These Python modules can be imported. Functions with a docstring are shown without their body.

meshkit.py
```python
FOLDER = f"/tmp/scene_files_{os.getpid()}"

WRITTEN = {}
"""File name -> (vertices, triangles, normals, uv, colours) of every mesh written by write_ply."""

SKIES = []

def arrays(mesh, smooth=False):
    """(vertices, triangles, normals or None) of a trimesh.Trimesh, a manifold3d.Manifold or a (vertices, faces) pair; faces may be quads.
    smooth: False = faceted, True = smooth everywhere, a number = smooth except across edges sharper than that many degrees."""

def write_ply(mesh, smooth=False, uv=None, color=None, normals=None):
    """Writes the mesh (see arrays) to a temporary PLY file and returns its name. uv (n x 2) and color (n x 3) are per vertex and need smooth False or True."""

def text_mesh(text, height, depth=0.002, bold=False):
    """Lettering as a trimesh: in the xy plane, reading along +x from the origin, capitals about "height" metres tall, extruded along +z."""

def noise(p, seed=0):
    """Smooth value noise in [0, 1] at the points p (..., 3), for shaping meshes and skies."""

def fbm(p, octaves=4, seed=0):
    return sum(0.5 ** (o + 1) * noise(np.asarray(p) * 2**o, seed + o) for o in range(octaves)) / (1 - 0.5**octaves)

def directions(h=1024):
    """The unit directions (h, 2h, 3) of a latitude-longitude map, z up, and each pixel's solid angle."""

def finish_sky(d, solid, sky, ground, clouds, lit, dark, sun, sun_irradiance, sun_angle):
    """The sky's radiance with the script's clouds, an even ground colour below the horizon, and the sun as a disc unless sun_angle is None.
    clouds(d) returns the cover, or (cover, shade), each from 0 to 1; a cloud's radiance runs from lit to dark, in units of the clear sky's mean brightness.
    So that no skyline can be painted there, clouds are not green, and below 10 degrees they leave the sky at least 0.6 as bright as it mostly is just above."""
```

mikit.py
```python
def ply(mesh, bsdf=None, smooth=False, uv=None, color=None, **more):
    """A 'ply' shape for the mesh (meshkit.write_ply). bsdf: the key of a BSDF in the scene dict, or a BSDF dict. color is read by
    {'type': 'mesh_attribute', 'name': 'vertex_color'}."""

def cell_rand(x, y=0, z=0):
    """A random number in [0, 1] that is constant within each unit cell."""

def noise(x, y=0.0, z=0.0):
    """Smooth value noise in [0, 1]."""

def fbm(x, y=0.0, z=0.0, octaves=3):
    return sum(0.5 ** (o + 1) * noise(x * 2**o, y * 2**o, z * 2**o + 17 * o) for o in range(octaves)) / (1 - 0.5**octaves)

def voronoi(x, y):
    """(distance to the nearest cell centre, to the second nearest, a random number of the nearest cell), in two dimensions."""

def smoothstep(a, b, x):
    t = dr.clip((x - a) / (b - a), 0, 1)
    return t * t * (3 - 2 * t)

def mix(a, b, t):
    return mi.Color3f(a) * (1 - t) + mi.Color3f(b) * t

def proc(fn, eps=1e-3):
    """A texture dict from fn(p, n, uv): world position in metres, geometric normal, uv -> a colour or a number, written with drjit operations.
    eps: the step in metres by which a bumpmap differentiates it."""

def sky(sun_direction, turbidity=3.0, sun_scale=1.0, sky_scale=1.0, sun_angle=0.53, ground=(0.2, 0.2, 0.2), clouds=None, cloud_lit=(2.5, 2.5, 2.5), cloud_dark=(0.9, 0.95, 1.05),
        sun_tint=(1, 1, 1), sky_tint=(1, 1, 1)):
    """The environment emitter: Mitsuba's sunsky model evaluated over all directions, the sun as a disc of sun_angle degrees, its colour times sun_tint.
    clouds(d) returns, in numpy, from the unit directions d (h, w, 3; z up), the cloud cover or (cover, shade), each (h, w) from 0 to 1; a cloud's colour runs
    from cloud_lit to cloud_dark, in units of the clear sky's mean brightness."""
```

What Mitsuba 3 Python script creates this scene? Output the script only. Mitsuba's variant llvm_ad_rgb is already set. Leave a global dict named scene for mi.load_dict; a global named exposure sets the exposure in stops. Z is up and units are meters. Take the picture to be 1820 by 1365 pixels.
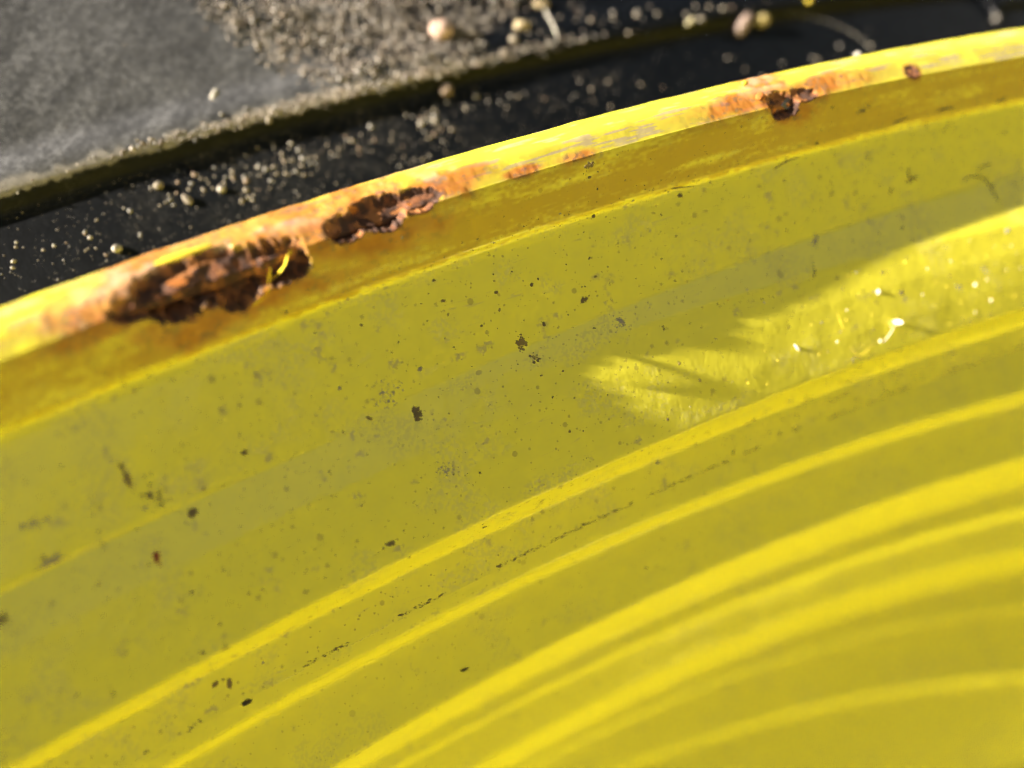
import math, random, numpy as np, trimesh, drjit as dr, mitsuba as mi, mikit, meshkit
from mikit import noise, fbm, voronoi, cell_rand, smoothstep, mix, proc

# ================================================================ frame, camera, light
# Everything is laid out in the wheel's own frame (axis = z, rim lip of radius R) and then stood up in the world.
R = 0.30
UP = np.array([-0.40, 0.85, 0.33]); UP /= np.linalg.norm(UP)          # world up, seen from the wheel
ex = np.array([1.0, 0, 0]) - UP * UP[0]; ex /= np.linalg.norm(ex)
M = np.array([ex, np.cross(UP, ex), UP])
HUB = np.array([0.0, 0.0, 0.47])
def W(p): return np.asarray(p, float) @ M.T + HUB
def D(d): return np.asarray(d, float) @ M.T
CAM = np.array([-0.07479551, 0.90594512, 0.1630537]) * R
RT = np.array([0.88927632, -0.40587648, 0.21083623]); DN = np.array([-0.3299448, -0.88852901, -0.31883009]); FW = np.array([0.31673974, 0.21396373, -0.92406464])
SUN = np.array([-0.8669, 0.4475, 0.2195])                              # rakes across the wheel's face
exposure = 4.07
scene, labels = {}, {}
scene['camera'] = {'type': 'thinlens', 'fov': 2 * math.degrees(math.atan(910 / 1700)), 'fov_axis': 'x',
    'aperture_radius': 0.0036 * R, 'focus_distance': 0.174 * R, 'near_clip': 0.002, 'far_clip': 500.0,
    'to_world': mi.ScalarTransform4f().look_at(origin=W(CAM).tolist(), target=W(CAM + FW).tolist(), up=D(-DN).tolist())}
def added_haze(d):                                                      # unseen low haze and cloud, added so the rim wall mirrors a pale band
    e = np.degrees(np.arcsin(np.clip(d[..., 2], -1, 1))); n = meshkit.fbm(d * [3, 3, 6], 4, 5)
    return np.clip(.95 * np.clip((20 - e) / 12, 0, 1) + np.clip((n - .52) * 2, 0, .25), 0, .95)
scene['sky_light'] = mikit.sky(D(SUN).tolist(), turbidity=3, sky_scale=0.085, sun_tint=(.93, 1, 1.12), sky_tint=(1.10, 1.0, .85), clouds=added_haze, cloud_lit=(6.0, 5.8, 5.3))

# ================================================================ helpers
rng = np.random.default_rng(7)
def label(key, text=None, cat=None, group=None, kind=None):
    labels[key] = {k: v for k, v in (('label', text), ('category', cat), ('group', group), ('kind', kind)) if v}
def numbered(name, used={}):
    n = used.get(name, -1) + 1; used[name] = n
    return name if n == 0 else f'{name}_{n:03d}'
def obj(key, v, f, bsdf, smooth=True, uv=None):
    scene[key] = mikit.ply((W(v), f), bsdf, smooth=smooth, uv=uv)
    return key
def columns(lo, hi, step):                       # angles: fine where the wheel is seen close up, coarse round the rest
    return np.radians(np.r_[np.arange(lo, hi, step), np.arange(hi, lo + 360, 1.5)])
# a knot of a cross-section is (radius, bend, bow, height) in units of R: pressed steel is never quite round, so its radius
# drifts with the angle as radius + bend * a + bow * a * a, a = angle / 10 degrees
def sweep(knots, step, sigma, phi, coarse=None):
    k = np.array(knots, float); p = k[:, [0, 3]]
    s = np.r_[0, np.cumsum(np.hypot(*np.diff(p, axis=0).T))]
    n = max(4, int(round(s[-1] / step)) + 1); t = np.linspace(0, s[-1], n)
    A = np.stack([np.interp(t, s, e) for e in np.eye(len(k))], 1)
    h = s[-1] / (n - 1); m = max(1, int(math.ceil(3 * sigma / h))); w = np.exp(-0.5 * (np.arange(-m, m + 1) * h / sigma) ** 2); w /= w.sum()
    B = np.pad(A, ((m, m), (0, 0)), mode='reflect', reflect_type='odd')
    A = np.stack([np.convolve(c, w, 'valid') for c in B.T], 1)
    if coarse:                                   # (lo, hi, every): rows outside lo..hi are thinned
        keep = ((t >= coarse[0]) & (t <= coarse[1])) | (np.arange(n) % coarse[2] == 0); keep[[0, -1]] = True
        A, t = A[keep], t[keep]
    d = (np.degrees(phi) + 180) % 360 - 180
    a = np.clip(d, -9, 13) / 10; fade = np.clip(1 - np.maximum(-9 - d, d - 13) / 30, 0, 1); fade = fade * fade * (3 - 2 * fade)
    r = (k[:, 0][None] + (k[:, 1][None] * a[:, None] + k[:, 2][None] * a[:, None] ** 2) * fade[:, None]) @ A.T
    z = np.broadcast_to(A @ k[:, 3], r.shape)
    return np.stack([r * np.sin(phi)[:, None], r * np.cos(phi)[:, None], z], -1) * R, t * R
def normals(P, flip=False):
    du = np.roll(P, -1, 0) - np.roll(P, 1, 0); dv = np.gradient(P, axis=1)
    n = np.cross(du, dv); n /= np.linalg.norm(n, axis=-1, keepdims=True) + 1e-30
    return n if flip else -n
def grid_faces(a, b):
    i, j = np.meshgrid(np.arange(a), np.arange(b - 1), indexing='ij'); i2 = (i + 1) % a
    return np.stack([i * b + j, i * b + j + 1, i2 * b + j + 1, i2 * b + j], -1).reshape(-1, 4)

# ================================================================ cross-sections of the wheel
LIP = [(.970, 0, 0, -.045), (.978, 0, 0, -.020), (.9828, 0, 0, -.004), (.9833, 0, 0, .011), (.9822, -.0008, .0003, .0182), (.9775, 0, -.0006, .0208), (.9733, -.0001, -.0004, .0208)]
WALL = [(.9733, -.0001, -.0004, .0208), (.9722, 0, .0003, .0200), (.9659, .0004, .0020, .0134), (.9657, .0003, .0022, .0120), (.9645, .0003, .0024, .0112), (.9490, .0055, .0030, .0048), (.9450, -.0030, -.0022, .0042), (.9376, -.0014, -.0009, .0024), (.930, .0003, .0005, -.0001), (.9236, .0017, .0017, -.0026), (.9218, .0008, .0022, -.0126), (.9154, .0028, .0036, -.0155)]
DISC = [(.9154, .0028, .0036, -.0155), (.9115, -.0024, -.0028, -.0174), (.9103, -.0026, -.0022, -.0252), (.8972, -.0008, -.0039, -.031), (.8914, -.0017, -.0008, -.064), (.8871, -.0033, -.0023, -.0665), (.8860, -.0034, -.0021, -.0745), (.8775, -.0014, -.0062, -.081), (.8699, -.0009, -.0043, -.112),
        (.8661, -.0043, -.0089, -.114), (.8645, -.0033, -.007, -.123), (.8529, -.015, -.006, -.130), (.8500, -.014, -.006, -.141), (.80, 0, 0, -.158), (.70, 0, 0, -.19), (.5, 0, 0, -.22), (.3, 0, 0, -.20), (.12, 0, 0, -.20), (.0, 0, 0, -.20)]
TYRE = [(.955, 0, 0, -.06), (.965, 0, 0, -.030), (.99, 0, 0, -.0218), (1.0202, -.002, .0018, -.0224), (1.0211, -.002, .0018, -.0206), (1.0219, -.002, .0018, -.0193), (1.0265, -.002, .0018, -.019), (1.033, -.001, .001, -.021), (1.10, 0, 0, -.018), (1.2, 0, 0, -.018), (1.35, 0, 0, -.05), (1.45, 0, 0, -.14), (1.5, 0, 0, -.3), (1.5, 0, 0, -.8), (1.4, 0, 0, -1.0), (.97, 0, 0, -1.05)]
CIRC = 5.1                                       # millimetres of rim per degree
PH = {'lip': columns(-10, 13, .018), 'wall': columns(-11, 15, .018), 'disc': columns(-12, 26, .05), 'tyre': columns(-10, 17, .045)}
SURF = {'lip': sweep(LIP, .0005, .0008, PH['lip'], (.05, 1, 3)), 'wall': sweep(WALL, .0004, .0003, PH['wall']),
        'disc': sweep(DISC, .0007, .0005, PH['disc'], (0, .22, 12)), 'tyre': sweep(TYRE, .0010, .0012, PH['tyre'], (.04, .19, 14))}

# rust: (angle, millimetres past the lip's inner corner, half width in degrees, half height in mm, depth in mm)
HOLES = [(-4.48, .0, .24, .60, .7), (-4.05, -.2, .42, 1.55, 1.5), (-3.6, .0, .40, 1.75, 1.6), (-3.15, .45, .33, 1.35, 1.2), (-2.40, -.3, .20, .75, .8), (-2.05, -.45, .32, .95, 1.0), (-1.62, -.45, .28, .65, .7),
         (2.86, -.05, .20, .75, .7), (3.12, -.35, .2, .4, .35), (4.70, -.35, .08, .42, .12)]
STAINS = [(-4.7, -.8, 1.0, 2.2), (-4.0, -1.8, 1.0, 3.0), (-3.0, -1.5, 1.0, 3.2), (-2.2, -1.5, .9, 2.8), (-1.4, -.8, .9, 1.7), (2.75, -2.0, .6, 2.6), (2.3, -.7, .9, 1.4), (3.4, -.6, 1.0, 1.2), (2.9, .8, .5, .8), (-3.6, 1.6, 1.6, 1.8), (-2.2, .7, 1.3, 1.5), (-4.9, .5, .8, .9), (2.6, -.9, .45, 1.9), (3.0, -.4, 1.1, .8), (3.0, .6, .3, 1.1), (4.70, -.3, .16, .8), (.2, -.1, .3, .5), (-.5, -.2, .3, .45)]
def F(x): return mi.Float(x)
def hole(u, s):
    w = (fbm(u * .9 + 31, s * .9 + 7, 0, 4) - .5) * .75 + (noise(u * 5, s * 5, 3) - .5) * .25
    depth, cover = F(0), F(0)
    for a, b, ra, rb, dep in HOLES:
        q = smoothstep(0, .16, 1 - dr.sqrt(dr.square((u - a * CIRC) / (ra * CIRC)) + dr.square((s - b) / rb)) + w * .8)
        depth = dr.maximum(depth, q * dep)
        cover = dr.maximum(cover, smoothstep(0, .12, 1 - dr.sqrt(dr.square((u - a * CIRC) / (ra * CIRC + .10)) + dr.square((s - b - .06) / (rb + .14))) + w * .8))
    return cover, depth
def stain(u, s):
    w = (fbm(u * .7 + 3, s * .8 + 17, 5, 4) - .5) * 2.2
    c = F(0)
    for a, b, ra, rb in STAINS:
        c = dr.maximum(c, smoothstep(-.05, .65, 1 - dr.sqrt(dr.square((u - a * CIRC) / (ra * CIRC)) + dr.square((s - b) / rb)) + w * .42))
    return c

LIPLEN = SURF['lip'][1][-1] * 1000
UV = {}
for name, (P, t) in SURF.items():
    d = (np.degrees(PH[name]) + 180) % 360 - 180
    s = t * 1000 - (LIPLEN if name == 'lip' else 0)
    u, v = np.broadcast_arrays((d * CIRC)[:, None], s[None]); UV[name] = np.stack([u, v], -1)
    n = normals(P, name == 'tyre'); near = np.clip(1 - (np.abs(d - 3) - 14) / 4, 0, 1)[:, None]
    q = P * 1000
    if name == 'tyre':
        h = .02 * (meshkit.fbm(q / 2.5, 3) - .5) + .03 * (meshkit.fbm(q / .8, 2, 5) - .5)
    else:
        h = .10 * (meshkit.fbm(q / 4, 3) - .5) + .055 * (meshkit.fbm(q / 1.1, 3, 4) - .5) * (.5 if name == 'wall' else 1) + (.03 * (meshkit.fbm(q / .45, 2, 6) - .5) + .06 * (meshkit.fbm(np.stack([u * .05, v * 1.6, 0 * u], -1), 3, 8) - .5) if name == 'disc' else .06 * (meshkit.fbm(np.stack([u * .04, v * 1.5, 0 * u], -1), 3, 8) - .5) * np.clip((v - 17) / 2, 0, 1) if name == 'wall' else 0)
    h = h * near
    if name in ('lip', 'wall'):
        c, dep = (np.array(x).reshape(u.shape) for x in hole(F(u.ravel()), F(v.ravel())))
        chunk = meshkit.fbm(q / 1.6, 3, 9); fine = meshkit.noise(q / .32, 3)
        h = h - dep * (.25 + .9 * chunk) * np.where(v < 0, .62, 1.15) - c * .14 * (fine - .5)
        st = np.array(stain(F(u.ravel()), F(v.ravel()))).reshape(u.shape)
        h = h + st * (1 - c) * .16 * (meshkit.fbm(q / .5, 3, 2) - .45)
    SURF[name] = (P + n * (h * .001)[..., None], t)
# ==== STOP

# ================================================================ materials
YELLOW, PALE = (.84, .775, .045), (.50, .43, .045)
def grime(u, s):
    m = smoothstep(.50, .72, fbm(u * .45 + 9, s * .6, 2, 4)) * smoothstep(.35, .7, noise(u * 9, s * 9, 1))
    return m
def specks(u, s, k, few, seed):
    d, _, r = voronoi(u * k + seed, s * k + seed * 3)
    return smoothstep(.05, .0, d - (.07 + .16 * r * r)) * dr.select(cell_rand(dr.floor(r * 977), seed) > few, F(1), F(0))
def paint(u, s, dirty):
    c = mix(YELLOW, (.80, .735, .055), fbm(u * 1.3, s * 1.3, 0, 3))
    c = mix(c, (.50, .46, .20), grime(u, s) * .35 * dirty)
    blot = smoothstep(.70, .84, fbm(u * .9 + 50, s * 1.1 + 20, 4, 4)) * smoothstep(.3, .6, noise(u * 7, s * 7, 9))
    c = mix(c, (.36, .31, .16), blot * .6 * dirty)
    line = smoothstep(.010, .002, dr.abs(fbm(u * .16 + 5, s * 2.4 + 9, 3, 2) - .5)) * smoothstep(.52, .62, fbm(u * .5 + 70, s * .5, 8, 2)) * smoothstep(.3, .6, noise(u * 3, s * 3, 2))
    c = mix(c, (.60, .54, .16), line * .5)                # fine scratches along the rim
    sp = dr.maximum(specks(u, s, 1.3, .90, 5) * .6, specks(u, s, 3.7, .86, 11) * .7)
    return mix(c, (.22, .17, .05), sp * .75 * dirty)
def rim_colour(p, n, uv):
    u, s = uv.x, uv.y
    c = paint(u, s, 1.0)
    onlip = smoothstep(.05, -.1, s)
    chalk = smoothstep(.40, .60, fbm(u * .8 + 4, s * 1.5, 1, 4) + .22 * smoothstep(-1.9, -1.2, s + (noise(u * 3, 4) - .5) * .5) - .08) * onlip
    c = mix(c, PALE, onlip * .5 + chalk * .45)
    scuff = smoothstep(.60, .70, fbm(u * .55 + 80, s * 4.2, 6, 4)) * onlip
    c = mix(c, (.30, .23, .22), scuff * .6)
    rust_and_shade = smoothstep(.08, .60, fbm(u * .22 + 60, s * 1.9, 9, 4) * .75 + .25 * noise(u * 4, s * 6, 7)) * smoothstep(3.5, 3.1, s + (noise(u * 2.2, s, 5) - .5) * .5) * smoothstep(-.05, .1, s)
    c = mix(c, (.50, .345, .015), rust_and_shade * .9)             # streaky brown film: shade under the lip painted in, with some rust stain
    st = stain(u, s); hc, _ = hole(u, s)
    grain = fbm(u * 3.1, s * 3.1, 8, 3)
    rust = mix((.44, .185, .030), (.36, .105, .010), smoothstep(.38, .62, fbm(u * .8 + 12, s * .9, 3, 3) + .14 * smoothstep(8, 11, u)))
    rust = mix(rust, (.20, .075, .035), smoothstep(.56, .72, grain))
    rust = mix(rust, (.55, .46, .40), smoothstep(.55, .75, fbm(u * .7 + 44, s * .9 + 3, 6, 3)) * smoothstep(-.6, -1.6, s) * .3)
    c = mix(c, rust, st * dr.select(s > .1, F(.72), F(.9)))
    deep = mix((.060, .028, .017), (.16, .062, .024), smoothstep(.42, .68, grain))
    deep = mix(deep, (.30, .12, .035), smoothstep(.66, .8, noise(u * 2.3, s * 2.3, 4)))
    return mix(c, deep, hc)
def rim_rough(p, n, uv):
    u, s = uv.x, uv.y
    st = stain(u, s); hc, _ = hole(u, s)
    r = .07 + .08 * fbm(u * 2, s * 2, 3, 2) + .30 * grime(u, s)
    return dr.lerp(r, F(.85), dr.maximum(st * .9, hc))
def peel(u, s):                                  # orange peel of the sprayed paint, a little stretched across the rim
    return (fbm(u * 4.2, s * 2.6, 0, 3) - .5) + .35 * (noise(u * 11, s * 6, 2) - .5)
def rim_bump(p, n, uv):
    u, s = uv.x, uv.y
    hc, _ = hole(u, s)
    return peel(u, s) + 4 * hc * fbm(u * 5, s * 5, 1, 2)
def disc_colour(p, n, uv): return paint(uv.x, uv.y + 300, .55)
def disc_rough(p, n, uv): return .14 + .12 * fbm(uv.x * 2, uv.y * 2, 3, 2)
def disc_bump(p, n, uv): return peel(uv.x, uv.y)
def painted(colour, rough, bump):
    return {'type': 'twosided', 'b': {'type': 'bumpmap', 'scale': 8e-6, 'tex': proc(bump, 3e-5),
            'b': {'type': 'principled', 'base_color': proc(colour), 'roughness': proc(rough), 'specular': .5}}}
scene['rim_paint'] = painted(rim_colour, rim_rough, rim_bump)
scene['disc_paint'] = painted(disc_colour, disc_rough, disc_bump)
def rubber_colour(p, n, uv):
    u, v = uv.x, uv.y
    c = mix((.0025, .0031, .0043), (.005, .006, .0078), fbm(u * 1.5, v * 1.5, 0, 3))
    streak = fbm((u + v) * .25, (u - v) * .9, 2, 4)
    far = smoothstep(27.4, 28.2, v + (noise(u * 2, 1) - .5) * .8)
    left = smoothstep(4, -9, u + (fbm(u * .6, v * .6, 4, 3) - .5) * 16)
    dust = far * left * (.6 + .4 * smoothstep(.3, .7, streak)) * (.30 + .5 * noise(u * 7, v * 7, 3) + .22 * smoothstep(.5, .8, noise(u * 3.1, v * 3.1, 6)))
    c = mix(c, (.165, .168, .174), dust * .85)
    top = smoothstep(27.35, 27.6, v + (noise(u * 3, 8) - .5) * .3) * smoothstep(28.5, 28.0, v + (noise(u * 2, 3) - .5) * .6) * smoothstep(6, -1, u + (fbm(u * 1.5, v, 6, 3) - .5) * 14)
    c = mix(c, (.25, .235, .215), top * (.55 + .45 * noise(u * 9, v * 9, 5)))
    powder = smoothstep(.5, .75, fbm(u * .5 + 8, v * .5, 7, 4)) * smoothstep(.45, .6, noise(u * 12, v * 12, 2)) * smoothstep(14, -4, u)
    return mix(c, (.08, .077, .07), powder * .12)
def rubber_rough(p, n, uv): return .17 + .10 * fbm(uv.x, uv.y, 1, 3) + .33 * smoothstep(20, -12, uv.x + (fbm(uv.x * .5, uv.y * .5, 3, 3) - .5) * 20)
def rubber_bump(p, n, uv): return fbm(uv.x * 4, uv.y * 2.2, 0, 4)
scene['rubber'] = {'type': 'twosided', 'b': {'type': 'bumpmap', 'scale': 14e-6, 'tex': proc(rubber_bump, 3e-5), 'b': {'type': 'principled', 'base_color': proc(rubber_colour), 'roughness': proc(rubber_rough), 'specular': .11}}}
def plain(key, col, rough=.8, spec=.3, vary=.35, k=4.0):
    def fn(p, n, uv):
        q = p * 1000
        return mi.Color3f(col) * (1 - vary + 2 * vary * fbm(q.x * k, q.y * k, q.z * k, 2))
    scene[key] = {'type': 'twosided', 'b': {'type': 'principled', 'base_color': proc(fn), 'roughness': rough, 'specular': spec}}
    return key
SAND = [plain('sand_buff', (.18, .155, .12), .7), plain('sand_grey', (.17, .16, .145), .6), plain('sand_brown', (.18, .135, .10), .8), plain('sand_clear', (.25, .225, .185), .4, .5)]
plain('dirt_dark', (.135, .105, .045)); plain('dirt_brown', (.20, .15, .05)); plain('dirt_grey', (.27, .24, .165)); plain('seed_black', (.035, .028, .018), .5)
plain('flake_white', (.60, .54, .36), .5); plain('flake_yellow', (.60, .47, .04), .4); plain('stone_pink', (.36, .255, .20), .7); plain('stone_beige', (.32, .26, .16), .6); plain('stone_plum', (.20, .15, .13), .5); plain('crumb_olive', (.33, .27, .12), .9)
plain('rust_dark', (.060, .030, .020), .9, .2, .5); plain('rust_grey', (.10, .095, .105), .7, .4, .4); plain('rust_brown', (.13, .052, .022), .9, .2, .5); plain('rust_orange', (.36, .13, .03), .9, .2, .5); plain('red_bit', (.22, .04, .02)); plain('fibre_brown', (.10, .08, .05), .6); plain('fibre_pale', (.35, .33, .28), .6)
plain('soil', (.065, .06, .035), .95, .2, .4, .05)

# ================================================================ large structure: ground, wheel
g = np.linspace(-1, 1, 41); g = np.sign(g) * np.abs(g) ** 2.2 * 250
X, Y = np.meshgrid(g, g, indexing='ij'); Z = .05 * (meshkit.fbm(np.stack([X, Y, 0 * X], -1) / 3, 3) - .5)
i, j = np.meshgrid(np.arange(40), np.arange(40), indexing='ij')
scene['ground'] = mikit.ply((np.stack([X, Y, Z], -1).reshape(-1, 3), np.stack([i * 41 + j, (i + 1) * 41 + j, (i + 1) * 41 + j + 1, i * 41 + j + 1], -1).reshape(-1, 4)), 'soil', smooth=True)
label('ground', kind='structure')
label('wheel', 'yellow painted steel wheel with rust holes in its rim lip and a black rubber tyre', 'wheel')
PART = {'lip': ('wheel__rim_lip', 'rim_paint'), 'wall': ('wheel__rim_wall', 'rim_paint'), 'disc': ('wheel__wheel_disc', 'disc_paint'), 'tyre': ('wheel__tyre', 'rubber')}
for name, (P, t) in SURF.items():
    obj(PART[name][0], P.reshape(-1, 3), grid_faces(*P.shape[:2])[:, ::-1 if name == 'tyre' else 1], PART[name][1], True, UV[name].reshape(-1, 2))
label('wheel__rim_lip', 'rounded yellow lip of the rim, rusted through in places')
label('wheel__tyre', 'dusty black rubber tyre with a raised ridge')

# ================================================================ placing things on the surfaces
NRM = {k: normals(P, k == 'tyre') for k, (P, t) in SURF.items()}
def at(name, ang, mm):
    if name == 'wall': mm = mm if mm < 2.5 else np.interp(mm, [2.5, 6, 24.46], [2.5, 6 - WALLCUT, 24.46 - WALLCUT])
    P, t = SURF[name]; d = (np.degrees(PH[name]) + 180) % 360 - 180
    n0 = int(np.argmax(np.diff(PH[name]) > .01)) + 1                  # the fine columns
    x = np.interp(ang, d[:n0], np.arange(n0)); y = np.interp(mm / 1000, t, np.arange(len(t)))
    a, b = int(min(x, n0 - 2)), int(min(y, len(t) - 2)); fx, fy = x - a, y - b
    lerp = lambda A: (A[a, b] * (1 - fx) + A[a + 1, b] * fx) * (1 - fy) + (A[a, b + 1] * (1 - fx) + A[a + 1, b + 1] * fx) * fy
    n = lerp(NRM[name]); n /= np.linalg.norm(n)
    e = np.array([math.cos(math.radians(ang)), -math.sin(math.radians(ang)), 0]); e -= n * (e @ n); e /= np.linalg.norm(e)
    return lerp(P), n, e, np.cross(n, e)                              # e: along the rim, last: across it (towards the axle or away)
WALLCUT = 24.46 - SURF['wall'][1][-1] * 1000
ICO = {k: trimesh.creation.icosphere(subdivisions=k) for k in (0, 1, 2, 3)}
def lump(size, sub=1, rough=.25, seed=0, freq=1.3):                   # an uneven grain, size in mm (three half axes)
    m = ICO[sub]; v = m.vertices.copy()
    off = np.random.default_rng(seed).uniform(0, 99, 3)
    v = v * (1 + rough * 2 * (meshkit.fbm(v * freq + off, 2) - .5)[:, None])
    return v * np.asarray(size, float), m.faces
def put(mesh, name, ang, mm, turn=0.0, lift=0.0, tilt=0.0):           # mm mesh (x along, y across, z off the surface) -> wheel frame
    P, n, e, c = at(name, ang, mm); v, f = mesh; v = np.asarray(v, float)
    ct, st = math.cos(tilt), math.sin(tilt); v = np.c_[v[:, 0] * ct + v[:, 2] * st, v[:, 1], -v[:, 0] * st + v[:, 2] * ct]
    cz, sz = math.cos(turn), math.sin(turn); x, y = v[:, 0] * cz - v[:, 1] * sz, v[:, 0] * sz + v[:, 1] * cz
    return P + .001 * (x[:, None] * e + y[:, None] * c + (v[:, 2] + lift)[:, None] * n), f
def join(ms):
    vs, fs, o = [], [], 0
    for v, f in ms: vs.append(v); fs.append(np.asarray(f) + o); o += len(v)
    return np.vstack(vs), np.vstack(fs)
def tube(pts, rad, sides=6):
    p = np.asarray(pts, float); k = len(p)
    t = np.gradient(p, axis=0); t /= np.linalg.norm(t, axis=1, keepdims=True)
    a = np.cross(t, [.3, .2, .93]); a /= np.linalg.norm(a, axis=1, keepdims=True); b = np.cross(t, a)
    w = np.linspace(0, 2 * np.pi, sides, endpoint=False); rad = np.broadcast_to(rad, k)
    v = p[:, None] + rad[:, None, None] * (np.cos(w)[None, :, None] * a[:, None] + np.sin(w)[None, :, None] * b[:, None])
    v = np.vstack([v.reshape(-1, 3), p[:1], p[-1:]]); f = []
    for i in range(k - 1):
        for j in range(sides):
            j2 = (j + 1) % sides; f += [(i * sides + j, i * sides + j2, (i + 1) * sides + j2), (i * sides + j, (i + 1) * sides + j2, (i + 1) * sides + j)]
    for j in range(sides):
        j2 = (j + 1) % sides; f += [(k * sides, j2, j), (k * sides + 1, (k - 1) * sides + j, (k - 1) * sides + j2)]
    return v, np.array(f)
def curve(pts, n=14):
    p = np.asarray(pts, float); x = np.linspace(0, 1, len(p)); y = np.linspace(0, 1, n)
    if len(p) < 3: return np.stack([np.interp(y, x, c) for c in p.T], 1)
    from scipy.interpolate import CubicSpline
    return CubicSpline(x, p)(y)
def fibre(name, pts, rad, lift=None, n=16, seed=0):                   # a thread that follows the surface; rad and lift in mm
    q = curve(pts, n); r = np.random.default_rng(seed); out = []
    for i, (a, m) in enumerate(q):
        P, nn, _, _ = at(name, a, m); out.append(P + nn * .001 * ((rad if lift is None else lift) * (1 if np.isscalar(lift) or lift is None else 1) + r.uniform(-.3, .3) * rad))
    rr = rad * .001 * (.55 + .6 * np.sin(np.linspace(.25, np.pi - .25, n))) * r.uniform(.8, 1.2, n)
    return tube(out, rr)

# ================================================================ parts of the rim and the tyre
def inside(poly, a, b):
    p = np.asarray(poly, float); q = np.roll(p, -1, 0); x, y = np.asarray(a)[:, None], np.asarray(b)[:, None]
    with np.errstate(all='ignore'):
        hit = ((p[:, 1] > y) != (q[:, 1] > y)) & (x < (q[:, 0] - p[:, 0]) * (y - p[:, 1]) / (q[:, 1] - p[:, 1]) + p[:, 0])
    return hit.sum(1) % 2 == 1
LIPMM = LIPLEN
def on_rim(a, s): return ('lip', a, LIPMM + s) if s < 0 else ('wall', a, s)
count = 0
while count < 30:                                                     # crumbs of scale lying in the rust holes
    h = HOLES[rng.integers(0, 8)]; a, b = h[0] + rng.normal() * h[2] * .5, h[1] + rng.normal() * h[3] * .4
    if float(np.array(hole(F([a * CIRC]), F([b]))[0])[0]) < .5: continue
    k = min(rng.lognormal(-1.8, .4), .22); mesh = lump(k * np.array([2.4, 1.3, .20]), 1, .5, count, 1.6)
    v, f = put(mesh, *on_rim(a, b), rng.normal() * .5, 0, rng.normal() * .35)
    obj(numbered('wheel__rim_lip__rust_flake'), v, f, rng.choice(['rust_dark', 'rust_dark', 'rust_brown', 'rust_brown', 'rust_orange', 'rust_brown', 'rust_grey']), False); count += 1
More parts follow.
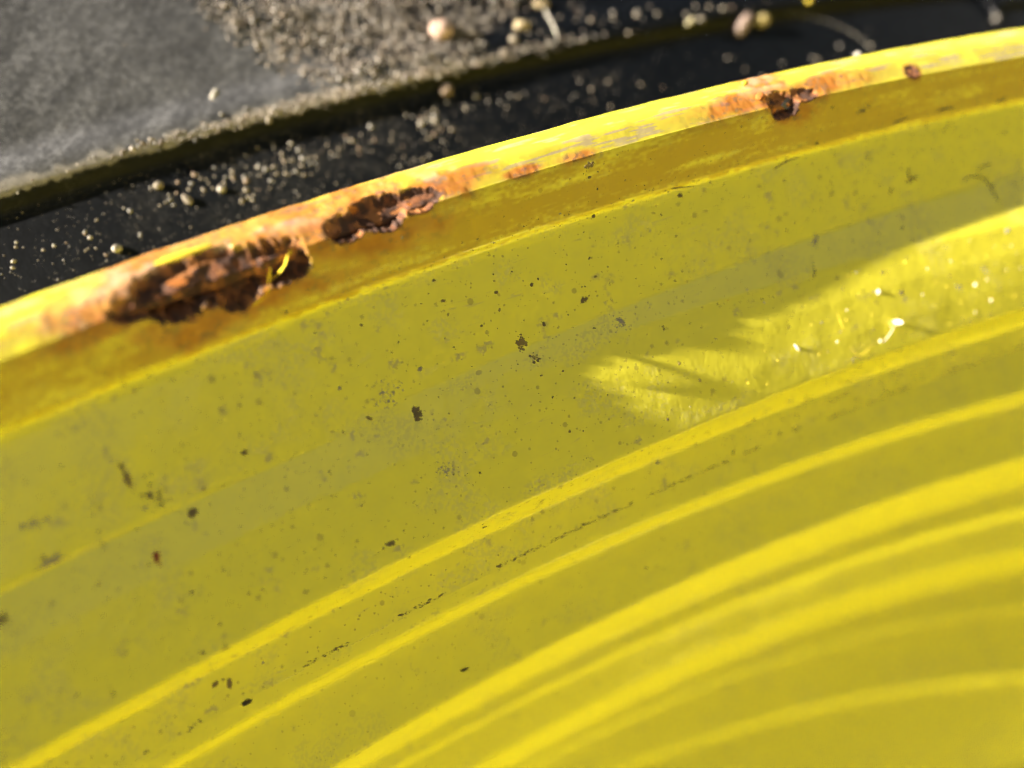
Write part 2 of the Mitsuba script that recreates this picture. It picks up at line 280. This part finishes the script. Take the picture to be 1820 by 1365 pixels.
v, f = put(lump((1.35, .26, .12), 2, .2, 5), *on_rim(-3.9, -1.85), -.03, .05); obj('wheel__rim_lip__paint_chip', v, f, 'flake_yellow', True)
label('wheel__rim_lip__paint_chip', 'bright yellow chip of paint left above the biggest rust hole')
v, f = put(lump((.22, .16, .15), 2, .3, 6), *on_rim(2.55, -2.2), .3, .05); obj('wheel__rim_lip__paint_chip_001', v, f, 'flake_yellow', True)
label('wheel__rim_lip__paint_chip_001', 'small orange yellow paint chip beside the right-hand rust spot')
v, f = put(lump((.30, .26, .2), 2, .35, 8), *on_rim(2.58, -.75), .3, .05); obj('wheel__rim_lip__rust_blister', v, f, 'rust_orange', True)
label('wheel__rim_lip__rust_blister', 'orange rust blister on the right-hand rust spot')
q = curve([(-3.50, 1.9), (-3.33, 1.55), (-3.23, 1.2), (-3.14, .7), (-3.0, .3)], 18); r_ = np.random.default_rng(3); low, high = [], []
for a, m_ in q:
    P, n, e, c = at('wall', a, m_); low.append(P + n * .0004); high.append(P + n * (.0006 + .0001 * r_.random()) + c * (.0001 + .00012 * r_.random()))
low, high = np.array(low), np.array(high); off = np.array([0, 0, .00005]); k = len(q)
v = np.vstack([low, high, high + off, low + off]); f = [(a * k + i, a * k + i + 1, (a + 1) % 4 * k + i + 1, (a + 1) % 4 * k + i) for a in range(4) for i in range(k - 1)]
obj('wheel__rim_lip__paint_curl', v, np.array(f), 'flake_yellow', False); label('wheel__rim_lip__paint_curl', 'thin curled edge of peeling yellow paint below the biggest rust hole')

a_, v_ = np.meshgrid(np.linspace(9.30, 12.5, 60), np.linspace(24.2, 27.2, 34), indexing='ij')
edge = np.minimum.reduce([(a_ - 9.32) * 5.2, (12.45 - a_) * 5.2, (v_ - 24.75 - .25 * (meshkit.fbm(np.stack([a_ * 4, v_ * 0, 0 * a_], -1), 3) - .5)), 27.1 - v_])
hgt = .75 * np.clip(edge / .28, 0, 1) ** .5 - .15 + .03 * meshkit.fbm(np.stack([a_ * 9, v_ * 3, 0 * a_], -1), 3)
pts = []
for a, m_, h in zip(a_.ravel(), v_.ravel(), hgt.ravel()):
    P, n, _, _ = at('tyre', a, m_); pts.append(P + n * h * .001)
i, j = np.meshgrid(np.arange(59), np.arange(33), indexing='ij')
obj('wheel__tyre__raised_pad', np.array(pts), np.stack([i * 34 + j, (i + 1) * 34 + j, (i + 1) * 34 + j + 1, i * 34 + j + 1], -1).reshape(-1, 4), 'rubber', True, np.stack([a_ * CIRC, v_], -1).reshape(-1, 2))
label('wheel__tyre__raised_pad', 'smooth raised rubber pad')
v, f = fibre('tyre', [(8.95, 27.6), (9.1, 26.3), (9.21, 24.9), (9.19, 23.9)], .26, .35, 22, 4); obj('wheel__tyre__vent_nib', v, f, 'rubber', True, np.zeros((len(v), 2)) + [50, 5])
label('wheel__tyre__vent_nib', 'bent rubber nib beside the raised pad')

# ================================================================ sand and pebbles on the tyre
PILE = [(-2.9, 44), (-2.33, 37.8), (-2.03, 34.2), (-1.62, 30.8), (-1.0, 27.7), (0.05, 27.7), (0.7, 28.9), (1.15, 31), (1.8, 32.2), (2.3, 36), (2.6, 44)]
ang, mm = rng.uniform(-3, 2.6, 19000), rng.uniform(27.4, 44, 19000)
keep = inside(PILE, ang + rng.normal(0, .10, 19000), mm + rng.normal(0, .5, 19000)) & (meshkit.fbm(np.stack([ang * 4.2, mm * .85, 0 * ang], -1), 3, 3) + .12 > rng.uniform(.25, .75, 19000))
ang, mm = ang[keep], mm[keep]; lift = np.clip(meshkit.fbm(np.stack([ang * 3, mm * .6, 0 * ang], -1), 3, 8) - .3, 0, 1) * 1.3 * rng.random(len(ang))
ra = np.clip(rng.normal(-.9, 1.3, 1500), -5.6, 2.6); ang = np.r_[ang, ra]; mm = np.r_[mm, 27.85 + rng.normal(0, .22, 1500)]; lift = np.r_[lift, rng.uniform(0, .12, 1500)]
tone = np.array([(.20, .175, .145), (.165, .155, .142), (.15, .12, .09), (.28, .25, .215), (.10, .083, .07)])
def grains(name, ang, mm, lift, med, spread, sub, seed, flat=.75, dim=1.0):
    r = np.random.default_rng(seed); ms, cs = [], []
    for n_, (a, m_, l) in enumerate(zip(ang, mm, lift)):
        k = np.clip(r.lognormal(math.log(med), spread), med * .4, med * 3)
        v, f = put(lump(k * r.uniform([.8, .7, flat * .8], [1.25, 1.1, flat * 1.2]), sub, .25, n_ % 97), name, a, m_, r.uniform(0, 6.3), l + k * flat * .7, r.normal() * .4)
        ms.append((v, f)); cs.append(np.tile(tone[r.choice(5, p=[.34, .26, .16, .14, .10])] * dim * r.uniform(.75, 1.15), (len(v), 1)))
    return *join(ms), np.vstack(cs)
scene['grain_tones'] = {'type': 'twosided', 'b': {'type': 'principled', 'base_color': {'type': 'mesh_attribute', 'name': 'vertex_color'}, 'roughness': .65, 'specular': .4}}
v, f, c = grains('tyre', ang, mm, lift, .080, .38, 1, 1)
scene['sand'] = mikit.ply((W(v), f), 'grain_tones', smooth=True, color=c); label('sand', 'pale dry sand heaped on the black sidewall above the ridge', 'sand', kind='stuff')
n_ = 2300; ang = rng.normal(-1.6, 2.6, n_); mm = np.where(rng.random(n_) < .85, rng.uniform(20.2, 26.3, n_), rng.uniform(27.3, 40, n_))
v, f, c = grains('tyre', ang, mm, np.zeros(n_), .035, .4, 0, 2, dim=.45)
scene['sand_dust'] = mikit.ply((W(v), f), 'grain_tones', smooth=True, color=c); label('sand_dust', 'fine sandy dust sprinkled over the black rubber', 'dust', kind='stuff')
CLUMPS = [(-2.54, 24.1, .34, .6, 30), (-2.15, 24.2, .22, .6, 26), (-1.95, 23.6, .3, .5, 14), (-.25, 24.5, .13, .55, 22), (-.2, 23.4, .16, .4, 14), (-1.2, 24.1, .35, .7, 20), (-3.4, 24.2, .4, .7, 20), (-4.6, 23.3, .5, .8, 18), (1.0, 24.6, .5, .7, 14), (-.9, 22.6, .8, .6, 12), (-3.0, 22.0, .8, .8, 14), (2.3, 23.6, .8, .9, 10), (5.6, 22.6, 1.2, .8, 12)]
spots = [(a + rng.normal() * sa, m_ + rng.normal() * sm) for a, m_, sa, sm, n_ in CLUMPS for _ in range(n_)]
for a, m_ in spots:
    k = np.clip(rng.lognormal(math.log(.10), .38), .05, .26); m_ = float(np.clip(m_, 19.5, 26.2))
    v, f = put(lump(k * rng.uniform([.8, .7, .6], [1.25, 1.1, .9]), 1, .25, int(rng.integers(999))), 'tyre', a, m_, rng.uniform(0, 6.3), k * .45)
    o = obj(numbered('sand_grain'), v, f, SAND[rng.choice(4, p=[.4, .3, .15, .15])]); label(o, 'tiny sand grain lying in the black groove between the yellow lip and the tyre ridge', 'sand grain', 'sand grains in the groove of the tyre')
CLUMPS = [(1.5, 30.6, .35, 1.0, 12), (2.2, 29.6, .35, .8, 14), (2.9, 29.0, .3, .6, 10), (3.8, 28.8, .3, .4, 7), (4.5, 28.2, .4, .3, 6), (2.3, 31.5, .5, 1, 12)]
for a, m_, sa, sm, n_ in CLUMPS:
    for _ in range(n_):
        k = np.clip(rng.lognormal(math.log(.085), .4), .04, .22)
        v, f = put(lump(k * rng.uniform([.8, .7, .6], [1.25, 1.1, .9]), 1, .25, int(rng.integers(999))), 'tyre', a + rng.normal() * sa, max(27.5, m_ + rng.normal() * sm), rng.uniform(0, 6.3), k * .45)
        o = obj(numbered('gravel_grain'), v, f, SAND[rng.choice(4, p=[.4, .3, .15, .15])]); label(o, 'small loose grain scattered on the sidewall right of the sand heap', 'sand grain', 'grains scattered right of the sand heap')
def stone(key, text, cat, name, ang, mm, size, bsdf, turn=0, lift=0, rough=.22, sub=3, seed=1, tilt=0):
    v, f = put(lump(size, sub, rough, seed), name, ang, mm, turn, lift + size[2] * .6, tilt); o = obj(numbered(key), v, f, bsdf); label(o, text, cat); return o
stone('pebble', 'roundish pinkish pebble at the right end of the sand heap, the largest of the pebbles', 'pebble', 'tyre', .43, 30.7, (.82, .78, .65), 'stone_pink', .3, .25, .18, seed=4)
stone('pebble', 'oval beige pebble just right of the sand heap', 'pebble', 'tyre', 1.52, 29.9, (.58, .40, .38), 'stone_beige', -.1, seed=5)
stone('pebble', 'small round beige pebble below the oval one, near the ridge', 'pebble', 'tyre', 1.31, 28.8, (.33, .32, .3), 'sand_buff', 0, seed=6)
stone('pebble', 'pale elongated pebble at the top edge with a thin stalk under it', 'pebble', 'tyre', 1.95, 31.6, (.60, .33, .3), 'stone_beige', -.25, seed=7)
stone('stone_chip', 'plum brown stone chip hanging over the tyre ridge', 'stone chip', 'tyre', 4.80, 26.75, (.95, .50, .42), 'stone_plum', 1.0, .12, .18, seed=8)
stone('soil_crumb', 'olive brown soil crumb on the ridge, right of the plum stone chip', 'crumb', 'tyre', 5.12, 26.8, (.55, .48, .42), 'crumb_olive', .4, .05, .45, seed=9)
stone('quartz_chip', 'bright white quartz chip on the ridge, left of the plum stone chip', 'quartz chip', 'tyre', 3.93, 27.6, (.42, .17, .16), 'flake_white', .5, .05, .25, 2, 10)
stone('quartz_chip', 'duller pale chip touching the bright quartz chip on the ridge', 'quartz chip', 'tyre', 4.12, 27.6, (.32, .2, .18), 'sand_clear', 0, .03, .3, 2, 11)
stone('soil_crumb', 'small mustard coloured crumb at the top edge above the ridge', 'crumb', 'tyre', 5.95, 27.75, (.24, .2, .18), 'flake_yellow', 0, .03, .3, 2, 12)
stone('soil_crumb', 'grey crumb caught on the outer edge of the yellow lip', 'crumb', 'lip', 4.36, LIPMM - 3.5, (.26, .24, .24), 'sand_grey', 0, .05, .4, 2, 13)
stone('soil_crumb', 'tan lump of stuck sand below the ridge under the pinkish pebble', 'crumb', 'tyre', .19, 26.1, (.5, .42, .40), 'sand_brown', 0, .05, .5, 2, 14)
stone('pebble', 'whitish grain lying close to the yellow lip at the left', 'pebble', 'tyre', -4.31, 21.9, (.30, .28, .26), 'sand_clear', 0, .05, .2, 2, 15)
stone('pebble', 'tan pebble in the groove, the leftmost of the two big ones under the ridge', 'pebble', 'tyre', -3.59, 25.0, (.30, .27, .26), 'sand_buff', 0, .05, .2, 2, 16)
stone('pebble', 'elongated tan pebble in the groove, lowest of the big ones under the ridge', 'pebble', 'tyre', -3.36, 23.5, (.24, .45, .24), 'sand_buff', .4, .05, .3, 2, 17)
stone('pebble', 'bright round grain in the groove between the tan pebbles and the sand clusters', 'pebble', 'tyre', -2.95, 23.5, (.26, .25, .24), 'sand_clear', 0, .05, .2, 2, 18)
stone('dust_flake', 'pale dust flake with a thin tail on the grey sidewall at the left', 'flake', 'tyre', -2.56, 30.5, (.55, .20, .14), 'fibre_pale', .9, .02, .4, 2, 19)
stone('pebble', 'pale grain sitting at the tip of the bent rubber nib', 'pebble', 'tyre', 9.19, 23.75, (.26, .25, .26), 'sand_grey', 0, .25, .3, 2, 20)
v, f = fibre('tyre', [(1.97, 31.2), (1.94, 29.6), (1.90, 28.1)], .09, .2, 14, 1); label(obj('plant_stalk', v, f, 'fibre_pale'), 'thin grey stalk below the pale elongated pebble', 'stalk')
v, f = fibre('tyre', [(5.6, 27.0), (6.25, 25.6), (6.6, 24.0), (6.75, 22.6)], .013, .15, 20, 2); label(obj('hair', v, f, 'fibre_pale'), 'fine pale hair across the black groove towards the grey crumb', 'hair')

# ================================================================ dirt, flakes and fibres on the yellow paint
r = np.random.default_rng(21)
def speck_key(name, a, m_, text, group):
    k = np.clip(r.lognormal(math.log(.055), .42), .025, .14)
    v, f = put(lump(k * r.uniform([.8, .7, .35], [1.7, 1.1, .6]), 1, .35, int(r.integers(999))), name, a, m_, r.uniform(0, 6.3), 0)
    label(obj(numbered('dirt_speck'), v, f, r.choice(['dirt_dark', 'dirt_brown', 'dirt_brown', 'dirt_dark', 'dirt_grey'])), text, 'dirt speck', group)
for _ in range(195):
    a = r.uniform(-6.4, 6.8); m_ = r.uniform(1, 19) if r.random() < .8 else r.uniform(1, 8)
    speck_key('wall', a, m_, 'tiny dark dirt speck stuck on the broad yellow wall below the lip', 'dirt specks on the broad wall')
for _ in range(45): speck_key('wall', r.uniform(-5.5, 6.8), r.uniform(19.3, 24), 'tiny dark dirt speck on the narrow yellow band above the dirty crease', 'dirt specks above the crease')
for _ in range(60): speck_key('disc', r.uniform(-5.5, 14), r.uniform(1, 55), 'tiny dark dirt speck on the ringed yellow disc below the crease', 'dirt specks on the disc')
def grit(name, ang, mm, med, seed, long=1.0):
    q = np.random.default_rng(seed); ms = []
    for n_, (a, m_) in enumerate(zip(ang, mm)):
        k = np.clip(q.lognormal(math.log(med), .5), med * .4, med * 3.2)
        ms.append(put(lump(k * q.uniform([.8 * long, .7, .35], [1.8 * long, 1.1, .6]), 0, .35, n_ % 97), name, a, m_, q.normal() * .5 if long > 1 else q.uniform(0, 6.3)))
    return join(ms)
n_ = 3200; pick = r.random(n_)
ang = np.where(pick < .35, r.normal(4.8, 1.6, n_), r.uniform(-6, 7, n_)); mm = np.where(pick < .35, r.uniform(18.5, 24.3, n_), np.where(pick < .75, r.uniform(.5, 19, n_), r.normal(7, 3, n_)))
ang = np.where((pick > .75), r.normal(4.6, 1.5, n_), ang); mm = np.clip(mm, .4, 24.3)
v, f = join([grit('wall', ang, mm, .020, 5), grit('wall', np.clip(r.normal(4.9, 1.3, 420), 1.5, 7.2), r.uniform(18.8, 24.1, 420), .027, 8, 1.7)]); label(obj('grit', v, f, 'dirt_dark', False), 'fine dark grit dusted over the yellow rim wall', 'grit', kind='stuff')
n_ = 1500; ang = r.uniform(-6.6, 7.0, n_); v1 = grit('wall', ang, 24.33 + r.normal(0, .05, n_), .030, 6, 2.2)
keep = meshkit.fbm(np.stack([ang * 1.7, 0 * ang, 0 * ang], -1), 3, 2) > .40
v, f = grit('wall', ang[keep], 24.30 + r.normal(0, .05, keep.sum()), .019, 6, 2.2); label(obj('crease_grime', v, f, 'dirt_dark', False), 'broken line of black grime packed in the crease of the rim', 'grime', kind='stuff')
def smear(text, a, m_, w, h, n, bsdf='dirt_grey', turn=0.0, seed=0, name='wall', key='mud_smear', size=.05):
    q = np.random.default_rng(seed + 100); ms = []; size *= .62
    for _ in range(int(n * 1.9)):
        x, y = q.normal(0, .42, 2) * (w, h); x, y = x * math.cos(turn) - y * math.sin(turn), x * math.sin(turn) + y * math.cos(turn)
        k = np.clip(q.lognormal(math.log(size), .5), .015, .2)
        ms.append(put(lump(k * q.uniform([.9, .8, .15], [1.6, 1.2, .4]), 1, .4, int(q.integers(999))), name, a + x / CIRC, m_ + y, q.uniform(0, 6.3)))
    v, f = join(ms); label(obj(numbered(key), v, f, bsdf), text, 'mud smear' if key == 'mud_smear' else 'dirt')
smear('faint dark smear just under the lip at the middle of the rim', .30, .5, .38, .22, 30, 'dirt_brown', -.2, 30, size=.05)
smear('dark brown mud smear with a ragged top in the middle of the yellow wall', -.95, 11.15, .35, .55, 34, 'dirt_brown', .5, 1, size=.065)
smear('small dark mud dab just below the ragged brown smear in mid wall', -.86, 12.3, .22, .3, 16, 'dirt_dark', 0, 2)
smear('blackish mud dab, darkest smear left of mid wall', -2.33, 12.9, .22, .42, 36, 'dirt_dark', .2, 3, size=.075)
smear('wide faint grey mud film above left of the blackish dab', -2.55, 10.9, 1.0, .8, 46, 'dirt_grey', 0, 4)
smear('upright brownish mud streak at the left of the wall', -5.17, 9.5, .18, .75, 30, 'dirt_brown', 0, 5, size=.06)
smear('loose group of dark crumbs below the upright streak', -5.0, 11.0, .7, .8, 22, 'dirt_dark', 0, 6)
smear('grey mud patch near the left edge of the picture', -6.05, 11.4, .7, .3, 34, 'dirt_grey', .2, 7, size=.07)
smear('small grey mud patch above the one near the left edge', -6.05, 9.7, .5, .22, 18, 'dirt_grey', 0, 8)
smear('lowest grey mud patch at the very left edge', -6.62, 13.6, .35, .3, 22, 'dirt_dark', 0, 9)
smear('dark mud dot right of the loose crumbs at the left', -4.79, 13.0, .2, .25, 20, 'dirt_dark', 0, 10, size=.06)
smear('reddish brown speck standing out on the left of the wall', -5.24, 14.1, .12, .35, 16, 'red_bit', 0, 11, key='dirt_dab', size=.07)
smear('dark comma-like dirt mark right of centre under the pale reflection', -.08, 10.2, .45, .13, 18, 'dirt_dark', -.15, 12, key='dirt_dab')
smear('faint purplish grey smear cluster left of the sunlit patch', .25, 12.1, .5, .5, 26, 'dirt_grey', .3, 13)
smear('grey mud crumbs at the left of the shadow edge on the right half', 3.13, 11.5, .45, .25, 26, 'dirt_grey', -.5, 14, size=.04)
smear('dark diagonal dirt streak just left of the sunlit patch', 2.95, 12.6, .12, .6, 18, 'dirt_dark', .4, 15, key='dirt_dab', size=.04)
smear('scraped greyish mud inside the sunlit patch near the right edge', 5.5, 15.6, .3, .75, 34, 'dirt_grey', -.6, 16, size=.035)
smear('second scraped mud streak inside the sunlit patch, the left of the two', 5.0, 16.2, .2, .6, 22, 'dirt_grey', -.7, 17, size=.03)
smear('dark mossy mud clump under the two bent fibres in the upper right', 4.75, 9.55, .5, .22, 40, 'dirt_dark', -.1, 18, size=.04)
smear('tail of dark crumbs left of the mossy mud clump', 4.42, 9.95, .3, .2, 18, 'dirt_dark', -.4, 19, size=.035)
smear('soft dark mud spot on the disc near the right edge', 10.3, 45.6, .6, .6, 44, 'dirt_dark', 0, 20, 'disc', size=.13)
smear('brown dirt clump below the orange rust spot', 3.97, 1.5, .5, .25, 26, 'dirt_brown', -.3, 21, size=.045)
smear('grey film of mud left of the yellow step, lower middle', -2.25, 16.1, .7, .5, 30, 'dirt_grey', .3, 22, size=.04)
smear('dark dirt dab above the yellow step at lower left', -3.12, 18.3, .4, .15, 16, 'dirt_dark', -.2, 23, key='dirt_dab')
def bit(key, text, cat, name, a, m_, size, bsdf, turn=0, lift=0, rough=.3, seed=0, tilt=0):
    v, f = put(lump(size, 2, rough, seed), name, a, m_, turn, lift + size[2] * .4, tilt); label(obj(numbered(key), v, f, bsdf), text, cat)
bit('seed', 'black elongated seed lying in the crease at lower left', 'seed', 'disc', -5.10, .1, (.30, .13, .12), 'seed_black', -.05, seed=1)
bit('seed', 'black sliver lying alone on the disc below the crease', 'seed', 'disc', -2.69, 6.7, (.28, .09, .09), 'seed_black', -.1, seed=2, rough=.45)
bit('seed', 'brown oval seed above the crease at lower left, the left of two', 'seed', 'wall', -5.30, 23.0, (.20, .12, .1), 'dirt_brown', .4, seed=3)
bit('seed', 'brown oval seed above the crease at lower left, the right and larger of two', 'seed', 'wall', -5.17, 23.3, (.12, .28, .1), 'dirt_brown', -.4, seed=4)
bit('dirt_dab', 'round blackish dirt dot on the left of the shaded wall', 'dirt', 'wall', -4.10, 10.65, (.16, .15, .08), 'dirt_dark', 0, seed=5)
bit('dirt_dab', 'purplish dot just below the thin bright line, right of centre', 'dirt', 'wall', .31, 5.7, (.12, .11, .06), 'dirt_dark', 0, seed=6)
bit('dirt_dab', 'pair-like dark dot above the thin bright line on the right', 'dirt', 'wall', 3.34, 3.75, (.10, .12, .06), 'seed_black', 0, seed=7)
bit('paint_flake', 'white standing paint flake throwing a long shadow in the sunlit patch', 'paint flake', 'wall', 3.90, 17.35, (.09, .19, .55), 'flake_white', .1, .1, .2, 8)
bit('paint_flake', 'round white blob left of the standing flake, at the shadow edge', 'paint flake', 'wall', 3.76, 15.0, (.17, .19, .17), 'flake_white', 0, .02, .35, 9)
bit('paint_flake', 'pale double blob at the left end of the sunlit patch', 'paint flake', 'wall', 2.40, 16.9, (.10, .26, .16), 'flake_white', .5, .02, .4, 10)
bit('paint_flake', 'pale chip with a dark side near the top right of the sunlit patch', 'paint flake', 'wall', 5.98, 12.9, (.24, .11, .12), 'sand_grey', .3, .02, .4, 11)
bit('paint_flake', 'little pale chip beside the scraped mud in the sunlit patch', 'paint flake', 'wall', 5.29, 16.4, (.16, .10, .11), 'flake_white', .2, .02, .3, 12)
bit('paint_flake', 'tiny pale bump above the round white blob', 'paint flake', 'wall', 4.27, 13.5, (.06, .10, .09), 'flake_yellow', .2, .02, .3, 13)
bit('paint_flake', 'sparkling white grain right of the standing flake', 'paint flake', 'wall', 5.5, 17.9, (.10, .10, .10), 'flake_white', .2, .02, .3, 14)
bit('paint_flake', 'white blob at the lower end of the pale thread', 'paint flake', 'wall', 3.64, 18.3, (.13, .12, .12), 'flake_white', .2, .02, .4, 15)
bit('paint_flake', 'tiny pale chip left of the white blob at the end of the thread', 'paint flake', 'wall', 3.0, 17.4, (.09, .07, .08), 'flake_white', .2, .02, .4, 16)
for _ in range(70):
    a, m_ = r.uniform(1.3, 6.8), r.uniform(12.5, 19); k = r.uniform(.025, .07)
    v, f = put(lump(k * r.uniform([.7, .8, .6], [1.2, 1.5, 1.1]), 1, .3, int(r.integers(999))), 'wall', a, m_, r.uniform(0, 6.3), k * .3)
    label(obj(numbered('paint_nib'), v, f, r.choice(['flake_yellow', 'flake_yellow', 'flake_white'])), 'tiny yellow nib in the paint of the lower right wall', 'paint nib', 'paint nibs on the lower right wall')
def thread(key, text, pts, rad, bsdf='fibre_brown', name='wall', lift=None, cat='fibre', n=18, seed=0):
    v, f = fibre(name, pts, rad, lift, n, seed); label(obj(numbered(key), v, f, bsdf), text, cat)
thread('thread', 'pale twisted thread hanging from the standing white flake', [(3.88, 17.6), (3.80, 18.0), (3.70, 18.35), (3.63, 18.35)], .035, 'flake_white', lift=.12, cat='thread', seed=1)
thread('thread', 'fine zigzag yellowish thread left of the white blob', [(3.55, 18.4), (3.43, 18.55), (3.31, 18.8), (3.25, 18.75), (3.16, 18.0)], .022, 'flake_yellow', lift=.06, cat='thread', n=22, seed=2)
thread('thread', 'short upright yellowish thread left of the standing flake', [(3.10, 15.6), (3.11, 16.2), (3.14, 16.8)], .025, 'flake_yellow', lift=.05, cat='thread', seed=3)
c_ = np.linspace(0, 2 * np.pi, 12); thread('fibre_ring', 'small brown fibre curled into a ring beside the crease', [(2.5 + .042 * math.cos(t) + .02 * math.cos(2 * t), 24.05 + .16 * math.sin(t)) for t in c_], .030, 'fibre_brown', lift=.03, n=30, seed=4)
thread('fibre', 'long arched dark fibre on the pale band in the upper right', [(5.60, 10.75), (5.68, 10.6), (5.77, 10.65), (5.89, 10.85), (5.98, 11.4), (6.02, 11.9)], .055, seed=5)
thread('fibre', 'short dark fibre above the long arched one', [(5.84, 10.25), (5.90, 10.08), (6.08, 10.0)], .05, seed=6)
thread('fibre', 'upright bent fibre rising from the mossy mud clump', [(4.74, 8.6), (4.71, 9.2), (4.80, 9.5)], .045, seed=7)
thread('fibre', 'straight brown fibre across the thin bright line right of centre', [(2.75, 6.3), (2.92, 6.02), (3.14, 5.75)], .05, seed=8)
thread('fibre', 'long faint fibre below the thin bright line at mid width', [(1.30, 4.5), (1.42, 5.0), (1.64, 5.8)], .035, seed=9)
thread('fibre', 'slanting brown twig below the rusty lip, left of the dark barb', [(4.46, 3.5), (4.6, 3.15), (4.71, 2.95)], .05, seed=10)
thread('fibre', 'short dark bent fibre between the slanting twig and the dark barb', [(5.17, 3.05), (5.28, 2.85), (5.43, 3.0)], .06, seed=11)
thread('fibre', 'stubby dark barb at the far right below the lip', [(6.12, 3.9), (6.2, 3.6), (6.28, 3.4)], .07, seed=12)
thread('fibre', 'thin dark hook at the lower edge of the sunlit patch', [(3.2, 19.2), (3.17, 18.95), (3.22, 18.8), (3.27, 18.85)], .03, seed=13)
thread('fibre', 'long black sliver along the crease on the right', [(3.0, 23.2), (3.25, 23.1), (3.5, 23.0)], .024, 'dirt_dark', seed=14)
thread('fibre', 'broken black sliver above the crease, left of the long one', [(2.55, 22.6), (2.75, 22.5), (2.9, 22.4)], .02, 'dirt_dark', seed=15)
